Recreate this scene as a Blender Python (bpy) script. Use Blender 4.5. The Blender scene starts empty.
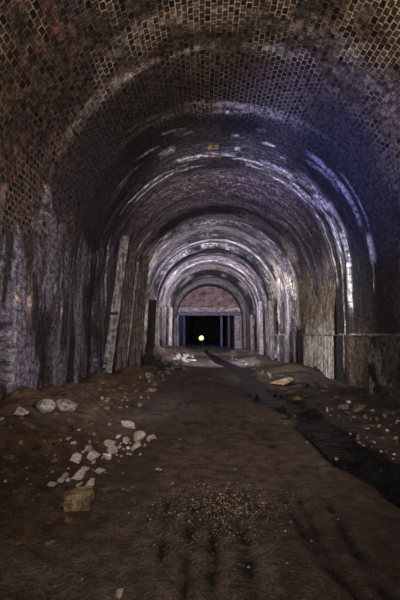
import bpy, bmesh, math, random
import numpy as np
from mathutils import Vector, Matrix

PI = math.pi
C = bpy.context.scene.collection
SC = bpy.context.scene
rnd = random.Random(7)

# ------------------------------------------------------------------ noise
def _hash(ix, iy, iz, seed):
    n = (ix * 374761393 + iy * 668265263 + iz * 2147483647 + seed * 974634777) & 0xFFFFFFFF
    n = ((n ^ (n >> 13)) * 1274126177) & 0xFFFFFFFF
    n = ((n ^ (n >> 16)) * 2246822519) & 0xFFFFFFFF
    n = n ^ (n >> 15)
    return (n & 0xFFFFFF) / float(0xFFFFFF)

def vnoise(x, y, seed=0):
    x = np.asarray(x, float); y = np.asarray(y, float)
    ix = np.floor(x).astype(np.int64); iy = np.floor(y).astype(np.int64)
    fx = x - ix; fy = y - iy
    fx = fx * fx * (3 - 2 * fx); fy = fy * fy * (3 - 2 * fy)
    a = _hash(ix, iy, 0, seed); b = _hash(ix + 1, iy, 0, seed)
    c = _hash(ix, iy + 1, 0, seed); d = _hash(ix + 1, iy + 1, 0, seed)
    return (a * (1 - fx) + b * fx) * (1 - fy) + (c * (1 - fx) + d * fx) * fy

def fbm(x, y, seed=0, oct=4):
    t = 0; a = 0.5; n = 0
    for i in range(oct):
        t = t + a * vnoise(x * 2 ** i + i * 17.3, y * 2 ** i - i * 9.1, seed + i)
        n += a; a *= 0.5
    return t / n

def ss(a, b, x):
    t = np.clip((np.asarray(x, float) - a) / (b - a), 0, 1)
    return t * t * (3 - 2 * t)

def band(x, a, b, e):
    return ss(a - e, a + e, x) * (1 - ss(b - e, b + e, x))

# ------------------------------------------------------------------ camera
F = 333.0
PITCH = math.atan(35 / F); YAW = math.atan(4 / F)
CAM = Vector((0, 0, 1.6))
cd = bpy.data.cameras.new('camera'); cam = bpy.data.objects.new('camera', cd); C.objects.link(cam)
cam.location = CAM; cam.rotation_euler = (PI / 2 + PITCH, 0, YAW)
cd.sensor_fit = 'AUTO'; cd.sensor_width = 36; cd.lens = F / 600 * 36
cd.clip_start = 0.05; cd.clip_end = 300
SC.camera = cam
_R = cam.rotation_euler.to_matrix()

def ray(px, py):
    return _R @ Vector(((px - 200) / F, -(py - 300) / F, -1.0))

def on_z(px, py, z=0.0):
    """point of the photograph's ground at height z"""
    d = ray(px, py); t = (z - CAM.z) / d.z
    return CAM + d * t

# ------------------------------------------------------------------ helpers
def link(name, me, parent=None, mat=None):
    o = bpy.data.objects.new(name, me); C.objects.link(o)
    if mat: me.materials.append(mat)
    if parent: o.parent = parent
    return o

def tag(o, label=None, cat=None, group=None, kind=None):
    if label: o['label'] = label
    if cat: o['category'] = cat
    if group: o['group'] = group
    if kind: o['kind'] = kind
    return o

def empty(name, loc, rz=0):
    o = bpy.data.objects.new(name, None); C.objects.link(o)
    o.location = loc; o.rotation_euler = (0, 0, rz); o.empty_display_size = .2
    return o

def bm_obj(name, bm, mat, parent=None, smooth=False):
    me = bpy.data.meshes.new(name)
    bmesh.ops.recalc_face_normals(bm, faces=bm.faces)
    bm.to_mesh(me); bm.free()
    if smooth:
        me.polygons.foreach_set('use_smooth', [True] * len(me.polygons))
    return link(name, me, parent, mat)

def grid_obj(name, P, mat, attrs=None, uv=None, smooth=True, flip=False, parent=None):
    """P: (n,m,3) array"""
    n, m = P.shape[:2]
    me = bpy.data.meshes.new(name)
    idx = np.arange(n * m).reshape(n, m)
    q = np.stack([idx[:-1, :-1], idx[1:, :-1], idx[1:, 1:], idx[:-1, 1:]], -1).reshape(-1, 4)
    if flip: q = q[:, ::-1]
    me.vertices.add(n * m); me.vertices.foreach_set('co', P.reshape(-1).astype(np.float32))
    me.loops.add(q.size); me.loops.foreach_set('vertex_index', q.reshape(-1).astype(np.int32))
    me.polygons.add(len(q)); me.polygons.foreach_set('loop_start', (np.arange(len(q)) * 4).astype(np.int32))
    me.polygons.foreach_set('use_smooth', np.full(len(q), smooth))
    me.update(calc_edges=True); me.validate()
    for k, v in (attrs or {}).items():
        if v.shape[-1:] == (3,) and v.ndim == 3:
            a = me.attributes.new(k, 'FLOAT_COLOR', 'POINT')
            d = np.ones((n * m, 4), np.float32); d[:, :3] = v.reshape(-1, 3)
            a.data.foreach_set('color', d.reshape(-1))
        else:
            a = me.attributes.new(k, 'FLOAT', 'POINT')
            a.data.foreach_set('value', v.reshape(-1).astype(np.float32))
    if uv is not None:
        l = me.uv_layers.new(name='UVMap')
        l.data.foreach_set('uv', uv.reshape(-1, 2)[q.reshape(-1)].reshape(-1).astype(np.float32))
    return link(name, me, parent, mat)

# node shorthands
class NT:
    def __init__(s, name):
        s.m = bpy.data.materials.new(name); s.m.use_nodes = True
        s.t = s.m.node_tree; s.t.nodes.clear()
        s.out = s.n('ShaderNodeOutputMaterial'); s.b = s.n('ShaderNodeBsdfPrincipled')
        s.l(s.b.outputs[0], s.out.inputs[0])
    def n(s, t, **k):
        x = s.t.nodes.new(t)
        for a, b in k.items(): setattr(x, a, b)
        return x
    def l(s, a, b): s.t.links.new(a, b)
    def set(s, sock, v):
        if hasattr(v, 'is_output') or isinstance(v, bpy.types.NodeSocket): s.l(v, sock)
        else: sock.default_value = v
    def math(s, op, a, b=0.0, clamp=False):
        x = s.n('ShaderNodeMath', operation=op, use_clamp=clamp); s.set(x.inputs[0], a); s.set(x.inputs[1], b)
        return x.outputs[0]
    def mix(s, f, a, b, mode='MIX'):
        x = s.n('ShaderNodeMix', data_type='RGBA', blend_type=mode)
        s.set(x.inputs[0], f)
        for i, v in ((6, a), (7, b)):
            if isinstance(v, tuple) and len(v) == 3: v = v + (1,)
            s.set(x.inputs[i], v)
        return x.outputs[2]
    def noise(s, vec, scale, detail=4, rough=.55, dist=0):
        x = s.n('ShaderNodeTexNoise'); s.set(x.inputs['Scale'], scale)
        x.inputs['Detail'].default_value = detail; x.inputs['Roughness'].default_value = rough
        x.inputs['Distortion'].default_value = dist
        if vec is not None: s.l(vec, x.inputs['Vector'])
        return x.outputs['Fac']
    def ramp(s, f, a, b, lo=0., hi=1.):
        x = s.n('ShaderNodeMapRange'); x.interpolation_type = 'SMOOTHSTEP'
        s.set(x.inputs[0], f); x.inputs[1].default_value = a; x.inputs[2].default_value = b
        x.inputs[3].default_value = lo; x.inputs[4].default_value = hi
        return x.outputs[0]
    def bump(s, h, st=.5, d=.02, nrm=None):
        x = s.n('ShaderNodeBump'); x.inputs['Strength'].default_value = st; x.inputs['Distance'].default_value = d
        s.l(h, x.inputs['Height'])
        if nrm is not None: s.l(nrm, x.inputs['Normal'])
        return x.outputs[0]
    def mapping(s, vec, sc):
        x = s.n('ShaderNodeMapping'); x.inputs['Scale'].default_value = sc; s.l(vec, x.inputs[0]); return x.outputs[0]
    def base(s, v):
        if isinstance(v, tuple) and len(v) == 3: v = v + (1,)
        s.set(s.b.inputs['Base Color'], v)

# ------------------------------------------------------------------ materials
def lining_mat():
    t = NT('tunnel_lining')
    uv = t.n('ShaderNodeUVMap').outputs[0]
    col = t.n('ShaderNodeAttribute', attribute_name='col').outputs['Color']
    mcol = t.n('ShaderNodeAttribute', attribute_name='mortar').outputs['Color']
    bmask = t.n('ShaderNodeAttribute', attribute_name='brick').outputs['Fac']
    wet = t.n('ShaderNodeAttribute', attribute_name='streak').outputs['Fac']
    # wobble the courses a little
    nz = t.n('ShaderNodeTexNoise'); nz.inputs['Scale'].default_value = 5; nz.inputs['Detail'].default_value = 2
    t.l(uv, nz.inputs['Vector'])
    sub = t.n('ShaderNodeVectorMath', operation='MULTIPLY_ADD')
    t.l(nz.outputs['Color'], sub.inputs[0]); sub.inputs[1].default_value = (.035, .03, 0); t.l(uv, sub.inputs[2])
    br = t.n('ShaderNodeTexBrick'); t.l(sub.outputs[0], br.inputs['Vector'])
    br.inputs['Scale'].default_value = 1; br.inputs['Mortar Size'].default_value = .0115
    br.inputs['Mortar Smooth'].default_value = .35
    br.inputs['Brick Width'].default_value = .135; br.inputs['Row Height'].default_value = .112
    br.inputs['Color1'].default_value = (.15, .15, .15, 1); br.inputs['Color2'].default_value = (1.9, 1.7, 1.6, 1)
    br.offset = .5
    mort = br.outputs['Fac']
    # fine variation
    n1 = t.noise(uv, 9, 6, .65); n2 = t.noise(t.mapping(uv, (9, .9, 1)), 2.2, 6, .65)
    n3 = t.noise(uv, 38, 3, .6)
    v = t.math('MULTIPLY', t.ramp(n1, .34, .66, .3, 1.9), t.ramp(n3, .36, .66, .4, 1.7))
    base = t.mix(1.0, col, v, 'MULTIPLY')
    stv = t.ramp(n2, .40, .60, .12, 2.1)
    base = t.mix(wet, base, t.mix(1.0, base, stv, 'MULTIPLY'))
    bb = t.mix(1.0, base, br.outputs['Color'], 'MULTIPLY')
    base = t.mix(t.math('MINIMUM', t.math('MULTIPLY', bmask, 1.5), 1), base, bb)
    mf = t.math('MULTIPLY', mort, t.math('MULTIPLY', bmask, t.ramp(n1, .34, .6, .25, 1.0)), True)
    base = t.mix(mf, base, t.mix(1.0, mcol, t.ramp(n3, .3, .7, .6, 1.35), 'MULTIPLY'))
    t.base(base)
    t.b.inputs['Roughness'].default_value = .62
    t.b.inputs['Specular IOR Level'].default_value = .35
    h = t.math('ADD', t.math('MULTIPLY', n1, 1.0), t.math('MULTIPLY', n3, .35))
    h = t.math('ADD', h, t.math('MULTIPLY', t.math('MULTIPLY', mort, bmask), .6))
    h = t.math('ADD', h, t.math('MULTIPLY', t.math('MULTIPLY', n2, wet), 1.5))
    t.l(t.bump(h, .7, .05), t.b.inputs['Normal'])
    return t.m

def ground_mat():
    t = NT('tunnel_mud')
    tc = t.n('ShaderNodeTexCoord').outputs['Object']
    col = t.n('ShaderNodeAttribute', attribute_name='col').outputs['Color']
    wet = t.n('ShaderNodeAttribute', attribute_name='wet').outputs['Fac']
    grit = t.n('ShaderNodeAttribute', attribute_name='grit').outputs['Fac']
    n1 = t.noise(tc, 6, 6, .65); n2 = t.noise(tc, 45, 4, .65); n3 = t.noise(tc, 150, 2, .6)
    v = t.math('MULTIPLY', t.ramp(n1, .3, .7, .55, 1.45), t.ramp(n2, .3, .72, .6, 1.45))
    base = t.mix(1.0, col, v, 'MULTIPLY')
    vo = t.n('ShaderNodeTexVoronoi'); vo.inputs['Scale'].default_value = 26; t.l(tc, vo.inputs['Vector'])
    spk = t.math('MULTIPLY', t.ramp(vo.outputs['Distance'], .12, .3, 1, 0), t.ramp(vo.outputs['Color'], .55, .75))
    spk = t.math('MULTIPLY', spk, grit, True)
    base = t.mix(spk, base, (.26, .21, .17))
    t.base(base)
    r = t.n('ShaderNodeMapRange'); t.l(wet, r.inputs[0]); r.inputs[3].default_value = .88; r.inputs[4].default_value = .33
    t.l(r.outputs[0], t.b.inputs['Roughness'])
    t.b.inputs['Specular IOR Level'].default_value = .3
    h = t.math('ADD', n1, t.math('MULTIPLY', n2, .4)); h = t.math('ADD', h, t.math('MULTIPLY', n3, .12))
    h = t.math('ADD', h, t.math('MULTIPLY', spk, .4))
    t.l(t.bump(h, 1.0, .09), t.b.inputs['Normal'])
    return t.m

def rock_mat(name, a, b, scale=9, rough=.85):
    t = NT(name)
    tc = t.n('ShaderNodeTexCoord').outputs['Object']
    rn = t.n('ShaderNodeObjectInfo').outputs['Random']
    n1 = t.noise(tc, scale, 5, .65); n2 = t.noise(tc, scale * 5, 4, .6)
    base = t.mix(t.ramp(n1, .36, .62), a, b)
    base = t.mix(1.0, base, t.math('MULTIPLY', t.ramp(n2, .3, .7, .6, 1.4), t.ramp(rn, 0, 1, .7, 1.25)), 'MULTIPLY')
    t.base(base); t.b.inputs['Roughness'].default_value = rough
    t.b.inputs['Specular IOR Level'].default_value = .3
    t.l(t.bump(t.math('ADD', n1, t.math('MULTIPLY', n2, .4)), .6, .02), t.b.inputs['Normal'])
    return t.m

def board_mat(name, a, b, axis=(14, 14, .7), rough=.7):
    t = NT(name)
    tc = t.n('ShaderNodeTexCoord').outputs['Object']
    n1 = t.noise(t.mapping(tc, axis), 1.6, 6, .65); n2 = t.noise(tc, 6, 5, .65)
    base = t.mix(t.ramp(n1, .4, .6), a, b)
    base = t.mix(1.0, base, t.ramp(n2, .34, .66, .4, 1.4), 'MULTIPLY')
    t.base(base); t.b.inputs['Roughness'].default_value = rough
    t.b.inputs['Specular IOR Level'].default_value = .3
    t.l(t.bump(t.math('ADD', n1, n2), .6, .02), t.b.inputs['Normal'])
    return t.m

def emit_mat(name, c, s):
    t = NT(name); t.base((.8, .8, .6)); t.set(t.b.inputs['Emission Color'], c + (1,))
    t.b.inputs['Emission Strength'].default_value = s
    return t.m

M_LIN = lining_mat(); M_GR = ground_mat()
M_WHITE = rock_mat('pale_lime_rubble', (.66, .60, .57), (.34, .28, .25))
M_BLD = rock_mat('pale_grey_boulder', (.50, .47, .46), (.16, .14, .13), 4)
M_GREY = rock_mat('grey_stone', (.3, .27, .26), (.08, .065, .055), 5)
M_TAN = rock_mat('tan_stone', (.34, .25, .16), (.12, .08, .05))
M_OCH = rock_mat('ochre_stone', (.42, .26, .11), (.14, .08, .04))
M_CLOD = rock_mat('brown_earth', (.19, .125, .085), (.08, .052, .036), 7, .95)
M_DARK = rock_mat('black_wet_stone', (.03, .028, .03), (.012, .01, .01), 9, .5)
M_PALEB = board_mat('weathered_pale_board', (.38, .355, .35), (.14, .125, .125))
M_BRNB = board_mat('brown_stained_board', (.16, .128, .105), (.035, .03, .027))
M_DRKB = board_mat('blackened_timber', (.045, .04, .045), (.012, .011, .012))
def panel_mat():
    m = board_mat('ribbed_render', (.46, .43, .42), (.15, .13, .12), (16, 16, .6))
    t = m.node_tree; b = [n for n in t.nodes if n.type == 'BSDF_PRINCIPLED'][0]
    src = b.inputs['Base Color'].links[0].from_socket
    g = t.nodes.new('ShaderNodeTexCoord'); sp = t.nodes.new('ShaderNodeSeparateXYZ'); t.links.new(g.outputs['Object'], sp.inputs[0])
    nz = t.nodes.new('ShaderNodeTexNoise'); nz.inputs['Scale'].default_value = 1.8; nz.inputs['Detail'].default_value = 5; t.links.new(g.outputs['Object'], nz.inputs['Vector'])
    ad = t.nodes.new('ShaderNodeMath'); ad.operation = 'MULTIPLY_ADD'; ad.inputs[1].default_value = 2.4; t.links.new(nz.outputs[0], ad.inputs[0]); t.links.new(sp.outputs[2], ad.inputs[2])
    mr = t.nodes.new('ShaderNodeMapRange'); mr.interpolation_type = 'SMOOTHSTEP'; t.links.new(ad.outputs[0], mr.inputs[0]); mr.inputs[1].default_value = 2.7; mr.inputs[2].default_value = 4.0
    mx = t.nodes.new('ShaderNodeMix'); mx.data_type = 'RGBA'; t.links.new(mr.outputs[0], mx.inputs[0]); t.links.new(src, mx.inputs[6]); ml = t.nodes.new('ShaderNodeMix'); ml.data_type = 'RGBA'; ml.blend_type = 'MULTIPLY'; ml.inputs[0].default_value = 1; t.links.new(src, ml.inputs[6]); ml.inputs[7].default_value = (.50, .41, .31, 1); t.links.new(ml.outputs[2], mx.inputs[7])
    t.links.new(mx.outputs[2], b.inputs['Base Color'])
    return m
M_RENDER = panel_mat()
M_PANEL = board_mat('streaked_render', (.40, .375, .37), (.13, .115, .11), (16, 16, .6))
M_STEEL = board_mat('painted_girder', (.2, .2, .26), (.08, .08, .11), (1, 6, 6))
M_CONC = board_mat('lintel_concrete', (.55, .47, .50), (.25, .19, .21), (1.2, 3, 3))

# ------------------------------------------------------------------ tunnel lining
CX, R, ZS, ZB = 0.6, 4.15, 3.60, -0.7
SP = R * PI / 2                      # signed arc length at the springing
SB = SP + ZS - ZB

def prof(S):
    """signed arc length from crown -> (x, z, nx, nz) with inward normal"""
    th = np.clip(S, -SP, SP) / R
    x = CX + R * np.sin(th); z = ZS + R * np.cos(th)
    z = z - np.maximum(np.abs(S) - SP, 0)
    return x, z, -np.sin(th), -np.cos(th)

def zof(S):
    return prof(S)[1]

# (depth, s0, s1, width, strength, kind, drift)  lime runs that ring the vault
STROKES = [
    (6.78, -4.6, -1.2, .16, .55, 'g', 0), (6.80, -1.5, 1.6, .14, .35, 'g', 0), (6.4, 1.5, 5.5, .35, .30, 'g', 0), (6.1, -3.4, 3.0, .25, .30, 'g', 0),
    (8.45, -1.6, 2.3, .07, .75, 'g', .10), (8.62, -.6, 1.6, .06, .5, 'w', 0), (8.3, -3, -1.3, .06, .30, 'g', .05),
    (9.05, -2.0, -1.1, .05, .6, 'w', .15), (9.25, -1.6, -.9, .05, .6, 'w', .15), (9.2, .9, 1.3, .05, .7, 'w', 0),
    (9.9, -2.2, -1.5, .18, .6, 'w', .1), (9.7, 1.2, 1.7, .06, .7, 'w', 0), (9.6, .2, .5, .05, .7, 'w', 0),
    (10.3, -.5, -.1, .10, .9, 'o', .1), (10.35, .4, .6, .06, .8, 'w', 0), (10.2, 1.9, 2.2, .06, .6, 'w', 0),
    (9.35, 2.4, 5.6, .10, .75, 'b', .04), (9.6, 2.6, 4.2, .09, .5, 'b', .04), (9.05, 3.6, 5.8, .05, .4, 'b', .04),
    (10.0, -4.6, -3.2, .045, .8, 'w', -.02), (9.8, -3.9, -2.6, .04, .5, 'w', -.04), (9.4, -3.0, -2.0, .04, .5, 'w', 0),
    (10.9, -4.6, -1.0, .05, .95, 'w', 0), (11.15, -4.2, -.3, .05, .55, 'w', 0), (10.6, -1.8, .6, .05, .6, 'w', 0),
    (10.75, .2, 3.0, .09, .95, 'w', 0), (11.05, .6, 4.4, .12, .95, 'c', 0), (11.35, 1.2, 5.0, .07, .8, 'w', .02),
    (10.55, 2.4, 5.6, .16, .95, 'c', .02), (10.85, 3.4, 6.6, .10, .8, 'w', .02),
    (10.6, 5.0, 8.0, .05, .9, 'w', .0), (11.05, 5.0, 9.8, .05, .95, 'w', 0), (11.5, 4.4, 7.0, .05, .7, 'w', 0),
    (11.9, 4.2, 6.6, .05, .5, 'w', 0), (9.25, 5.6, 6.6, .12, .8, 'c', 0), (9.3, 6.4, 7.4, .04, .7, 'w', 0),
    (10.5, -9.0, -7.2, .05, .3, 'w', 0), (11.2, -7.9, -4.9, .055, .95, 'w', -.14), (10.7, -8.4, -7.2, .05, .4, 'g', 0),
    (14.0, -6.6, -4.0, .10, .8, 't', .12), (16.2, -5.9, -3.4, .07, .9, 't', .1), (17.1, -5.0, -2.2, .08, .9, 't', .1), (12.9, -6.8, -4.5, .07, .7, 't', .1),
    (12.4, -3.6, 4.2, .45, .8, 'p', 0), (13.6, -3.6, 4.6, .35, .8, 'p', 0), (14.8, -3.4, 3.4, .3, .5, 'p', 0),
    (15.0, -6, -3.2, .22, .75, 't', .1), (15.8, -5.6, -2.9, .16, .75, 't', .1), (16.6, -6.2, -3.0, .2, .7, 't', .1),
    (17.6, -5.8, -2.4, .2, .7, 't', .1), (18.4, -7.2, -3.6, .3, .6, 't', 0), (18.0, -7.3, -6.0, .5, .95, 'y', 0),
    (20.4, -4.2, 4.6, .55, .75, 'b', .03), (20.0, -3.0, 3.6, .12, .6, 'w', 0),
    (22.5, -5.2, 5.4, .85, .95, 'k', 0), (22.9, .5, 5.2, .13, .95, 'w', .02), (22.0, -5.0, -1.0, .12, .6, 'w', 0),
    (24.3, -6.0, 6.5, .35, .7, 'b', 0), (25.9, -5.0, 6.5, .30, .95, 'w', .03), (25.0, -6, 5, .25, .6, 'p', 0),
    (27.0, -6.0, 7.0, .25, .95, 'k', 0), (28.0, -6.5, -.5, .28, .9, 'r', .05), (29.0, -3.5, 5.5, .8, .75, 'n', 0),
    (31.4, -8.0, 8.5, .7, .95, 'k', 0), (34.0, -8.0, 8.5, .8, .9, 'b', 0), (35.8, -8.0, 8.5, .6, .8, 'c', 0), (38.2, -8.0, 8, .45, .95, 'k', 0),
]
KC = {'w': (.62, .59, .58), 'g': (.24, .215, .205), 'b': (.38, .36, .46), 'o': (.7, .45, .18), 'c': (.46, .41, .38),
      'p': (.22, .17, .19), 't': (.60, .48, .36), 'y': (.50, .36, .13), 'n': (.26, .18, .13), 'k': (.014, .013, .02), 'r': (.55, .42, .38)}

def warp(S, Y):
    return Y + .30 * (1 - ss(6.3, 11, Y)) * (1 - ss(1.5, 6.0, np.abs(S)))

def height(S, Y):
    Y = warp(S, Y)
    z = zof(S); wall = ss(SP - 1.0, SP + .5, np.abs(S))
    h = .0
    # thicker rings one behind the other
    def step(y0, amt, e=.06):
        yy = Y + .10 * (fbm(S * .9, Y * .3, 5, 3) - .5)
        return amt * ss(y0 - e, y0 + e, yy)
    h = h + step(6.8, .035) * (1 - wall) + step(8.45, .08) * band(S, -3.2, 3.2, 1.2) - step(9.9, .08) * band(S, -3.2, 3.2, 1.2)
    h = h + step(10.6, .12) - step(11.7, .10) - step(13.9, .06) + step(17.3, .22, .1) * ss(-1, 1, S * 0 + 1)
    h = h + step(19.1, .14, .08) - step(20.2, .26, .08) + step(21.8, .26, .08) - step(24.2, .18) + step(25, .18)
    h = h - step(28.3, .2) + step(31.0, .28, .1) - step(34.5, .15) + step(36, .15)
    # lumps and runs
    h = h + .08 * (fbm(S * .5, Y * .5, 11, 4) - .5)
    h = h + .10 * (fbm(S * .35, Y * 2.2, 21, 4) - .5) * ss(8, 10, Y)
    h = h + .12 * (fbm(S * .14, Y * 1.9, 31, 5) - .5) * wall
    h = h + .035 * (fbm(S * 3, Y * 3, 41, 3) - .5)
    # hacked render on the left wall ends in a ragged top edge
    edge = 4.35 + .7 * (fbm(Y * 1.3, Y * 0, 51, 4) - .5) * 2
    L = (S < 0)
    h = h + .05 * (1 - ss(edge - .12, edge + .12, z)) * L * (1 - ss(13, 15, Y))
    e2 = 2.9 + .5 * (fbm(Y * 2.3, Y * 0 + 3, 52, 3) - .5) * 2
    h = h - .03 * (1 - ss(e2 - .12, e2 + .12, z)) * L * (1 - ss(10, 11, Y))
    # recess low on the left
    h = h - .45 * L * band(Y, 5.6, 6.15, .12) * band(z, .75, 1.75, .12)
    # plinth on the right
    h = h + .38 * (~L) * (1 - ss(9.1, 9.2, Y)) * (1 - ss(1.56, 1.62, z + .06 * (fbm(Y * 1.5, Y * 0, 61, 3) - .5)))
    h = h + .06 * (~L) * (1 - ss(1.57, 1.62, z)) * ss(9.2, 9.3, Y) * (1 - ss(22, 23, Y))
    return h

def paint(S, Y):
    Y = warp(S, Y)
    z = zof(S); L = S < 0
    sh = S.shape
    A = lambda c: np.broadcast_to(np.array(c, float), sh + (3,)).copy()
    def mixc(c, col, m):
        m = np.clip(m, 0, 1)[..., None]
        return c * (1 - m) + np.array(col, float) * m
    big = fbm(S * .45, Y * .6, 101, 5); med = fbm(S * 1.4, Y * 1.8, 111, 4)
    ring = fbm(S * .30, Y * 4.0, 121, 5); ring2 = fbm(S * .22, Y * 1.5, 131, 5); fine = fbm(S * 5, Y * 5, 141, 3)
    c = A((.022, .018, .020))
    # near brick: rusty brown on the left, tan on the right, soot between
    near = 1 - ss(7.0, 9.2, Y + 1.2 * (big - .5))
    c = mixc(c, (.042, .029, .021), near * ss(.40, .6, big) * .9)
    c = mixc(c, (.10, .045, .025), near * ss(.58, .72, fbm(S * 3, Y * 3, 112, 4)) * L * .7)
    c = mixc(c, (.085, .068, .050), near * ss(.50, .64, fbm(S * .8, Y * 1.6, 151, 4)) * ss(-2, 2.5, S) * .8)
    # rendered ring beyond the first lip
    c = mixc(c, (.058, .052, .058), band(Y, 8.45, 10.6, .12) * band(S, -2.3, 2.6, .5) * ss(.35, .6, big + .15))
    # left haunch, brown soot
    c = mixc(c, (.048, .034, .032), L * band(Y, 5, 14, 1) * ss(.45, .62, ring2) * .8)
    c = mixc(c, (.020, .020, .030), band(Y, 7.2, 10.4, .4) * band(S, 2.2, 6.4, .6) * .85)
    c = mixc(c, (.075, .060, .058), band(Y, 7.0, 8.0, .3) * band(S, 4.2, 6.4, .5) * ss(.48, .58, fbm(S * .5, Y * 5, 163, 4)) * .8)
    # mid vault
    mid = ss(10.8, 12, Y) * (1 - ss(18, 19.5, Y))
    c = mixc(c, (.12, .098, .118), mid * ss(.44, .56, ring2) * .85)
    c = mixc(c, (.22, .20, .22), ss(10.5, 12, Y) * ss(.60, .66, fbm(S * .35, Y * 5, 165, 5)) * .6 * (.4 + .6 * ss(16, 19, Y)))
    # far vault: nested pale and dark rings
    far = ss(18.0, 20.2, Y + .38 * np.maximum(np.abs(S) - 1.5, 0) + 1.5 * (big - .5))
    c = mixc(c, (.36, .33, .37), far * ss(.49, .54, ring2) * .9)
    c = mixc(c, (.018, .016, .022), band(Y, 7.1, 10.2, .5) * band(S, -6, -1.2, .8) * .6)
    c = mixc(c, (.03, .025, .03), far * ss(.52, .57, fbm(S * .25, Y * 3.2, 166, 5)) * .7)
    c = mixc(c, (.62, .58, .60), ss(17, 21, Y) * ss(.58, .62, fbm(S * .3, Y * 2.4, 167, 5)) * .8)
    c = mixc(c, (.018, .017, .024), far * ss(.50, .58, fbm(S * .1, Y * 1.1, 161, 3)) * .75)
    c = mixc(c, (.10, .075, .065), far * ss(.58, .7, med) * .6)
    # flank of the right haunch between panel and far rings
    rf = (~L) * band(Y, 15.5, 21.5, 1.2) * band(S, 4.0, 9.0, .8)
    c = mixc(c, (.36, .31, .26), rf * ss(.48, .60, fbm(S * .7, Y * 1.6, 171, 5)) * .9)
    rf = (~L) * band(Y, 12, 17, .8) * band(S, 5.6, 9.0, .7)
    c = mixc(c, (.20, .16, .115), rf * ss(.44, .6, fbm(S * .5, Y * 1.2, 181, 4)) * .7)
    # side walls: grey runs over black
    wall = ss(SP - .9, SP + .4, np.abs(S)) + 0 * S
    edge = 4.35 + .7 * (fbm(Y * 1.3, Y * 0, 51, 4) - .5) * 2
    lw = L * (1 - ss(edge - .08, edge + .08, z)) * (1 - ss(12, 15, Y))
    vr = fbm(S * .42 + .5 * fbm(S * .5, Y * .8, 190, 2), Y * 1.9 + .35 * S, 191, 6); vr2 = fbm(S * .5, Y * 6, 201, 4)
    c = mixc(c, (.098, .084, .093), lw * ss(.44, .52, vr) * .95)
    c = mixc(c, (.012, .011, .013), lw * ss(.53, .58, fbm(S * .45, Y * 3.2 - .25 * S, 192, 6)) * .8)
    c = mixc(c, (.20, .185, .23), lw * ss(.56, .64, vr) * .6)
    c = mixc(c, (.018, .016, .018), lw * ss(.54, .66, fbm(S * .3, Y * 1.9, 211, 4)) * .9)
    c = mixc(c, (.20, .17, .16), lw * ss(.62, .72, vr2) * .6)
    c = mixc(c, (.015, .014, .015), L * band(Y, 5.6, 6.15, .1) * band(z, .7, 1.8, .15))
    for (yy, zz, r) in ((6.62, 2.25, .09), (6.18, 2.3, .06), (7.25, 2.75, .07), (7.8, 2.7, .06), (8.2, 2.2, .06)):
        c = mixc(c, (.55, .42, .33), L * np.exp(-((Y - yy) / r) ** 2 - ((z - zz) / (r * 1.8)) ** 2) * 1.2 * ss(.3, .5, fine + .1))
    c = mixc(c, (.16, .07, .03), L * np.exp(-((Y - 8.2) / .35) ** 2 - ((z - 4.45) / .22) ** 2) * ss(.4, .5, fine))
    # further left wall
    lf = L * wall * ss(12.5, 15, Y)
    c = mixc(c, (.16, .125, .095), lf * ss(.42, .56, vr) * .9)
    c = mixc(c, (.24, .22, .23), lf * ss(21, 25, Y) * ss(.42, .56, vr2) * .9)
    c = mixc(c, (.018, .016, .018), lf * ss(.56, .64, fbm(S * .3, Y * 1.6, 221, 3)) * .9)
    rw = (~L) * wall
    c = mixc(c, (.060, .052, .056), rw * (1 - ss(9.3, 10, Y)) * ss(.4, .6, fbm(S * 1.2, Y * 1.2, 231, 5)) * .9)
    c = mixc(c, (.20, .18, .19), rw * (1 - ss(9.1, 9.3, Y)) * (z < 1.6) * ss(.45, .6, fbm(S * 2, Y * 2, 232, 5)) * .8)
    c = mixc(c, (.014, .013, .016), rw * band(Y, 9.6, 12.2, .3) * .85)
    c = mixc(c, (.055, .035, .028), rw * band(Y, 9.5, 10.8, .15) * (1 - ss(1.2, 2.2, z)) * .9)
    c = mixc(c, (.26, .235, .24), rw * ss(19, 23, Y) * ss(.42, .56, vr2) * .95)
    c = mixc(c, (.018, .016, .018), rw * ss(17, 20, Y) * ss(.55, .63, fbm(S * .25, Y * 1.2, 241, 3)) * .9)
    c = mixc(c, (.25, .12, .06), rw * band(Y, 26, 27.2, .2) * (1 - ss(1.5, 2.5, z)) * .4)
    # ledge line on the right wall
    c = mixc(c, (.28, .24, .22), (~L) * np.exp(-((z - 1.61) / .022) ** 2) * (1 - ss(22, 24, Y)) * ss(.35, .55, fine + .1) * .8)
    # lime runs
    stm = np.zeros(sh)
    for i, (y0, s0, s1, w, a, k, dr) in enumerate(STROKES):
        rows = np.where((Y.min(1) < y0 + w * 3 + 1.6) & (Y.max(1) > y0 - w * 3 - 1.6))[0]
        sl = slice(rows[0], rows[-1] + 1); Sr = S[sl]; Yr = Y[sl]
        wob = 1.2 * w * (fbm(Sr[:1] * .9 + i * 7, Sr[:1] * 0 + i, 300 + i, 3) - .5)
        yy = Yr - (y0 + wob + dr * (Sr - .5 * (s0 + s1)))
        e = .12 * (s1 - s0)
        m = np.exp(-(yy / w) ** 2) * band(Sr, s0 + e, s1 - e, e)
        m = m * a * (.25 + 1.3 * ss(.38, .6, fbm(Sr * 1.3 + i, Yr * 9, 400 + i, 3)))
        if k in 'kb': m = np.exp(-(yy / w) ** 4) * band(Sr, s0 + e, s1 - e, e) * a * (.62 + .5 * ss(.35, .5, fbm(Sr * .8 + i, Yr * 3, 400 + i, 3)))
        c[sl] = mixc(c[sl], KC[k], m); stm[sl] = np.maximum(stm[sl], np.clip(m, 0, 1) * .5)
    # brick visibility
    bn = fbm(S * .7, Y * .9, 501, 4)
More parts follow.
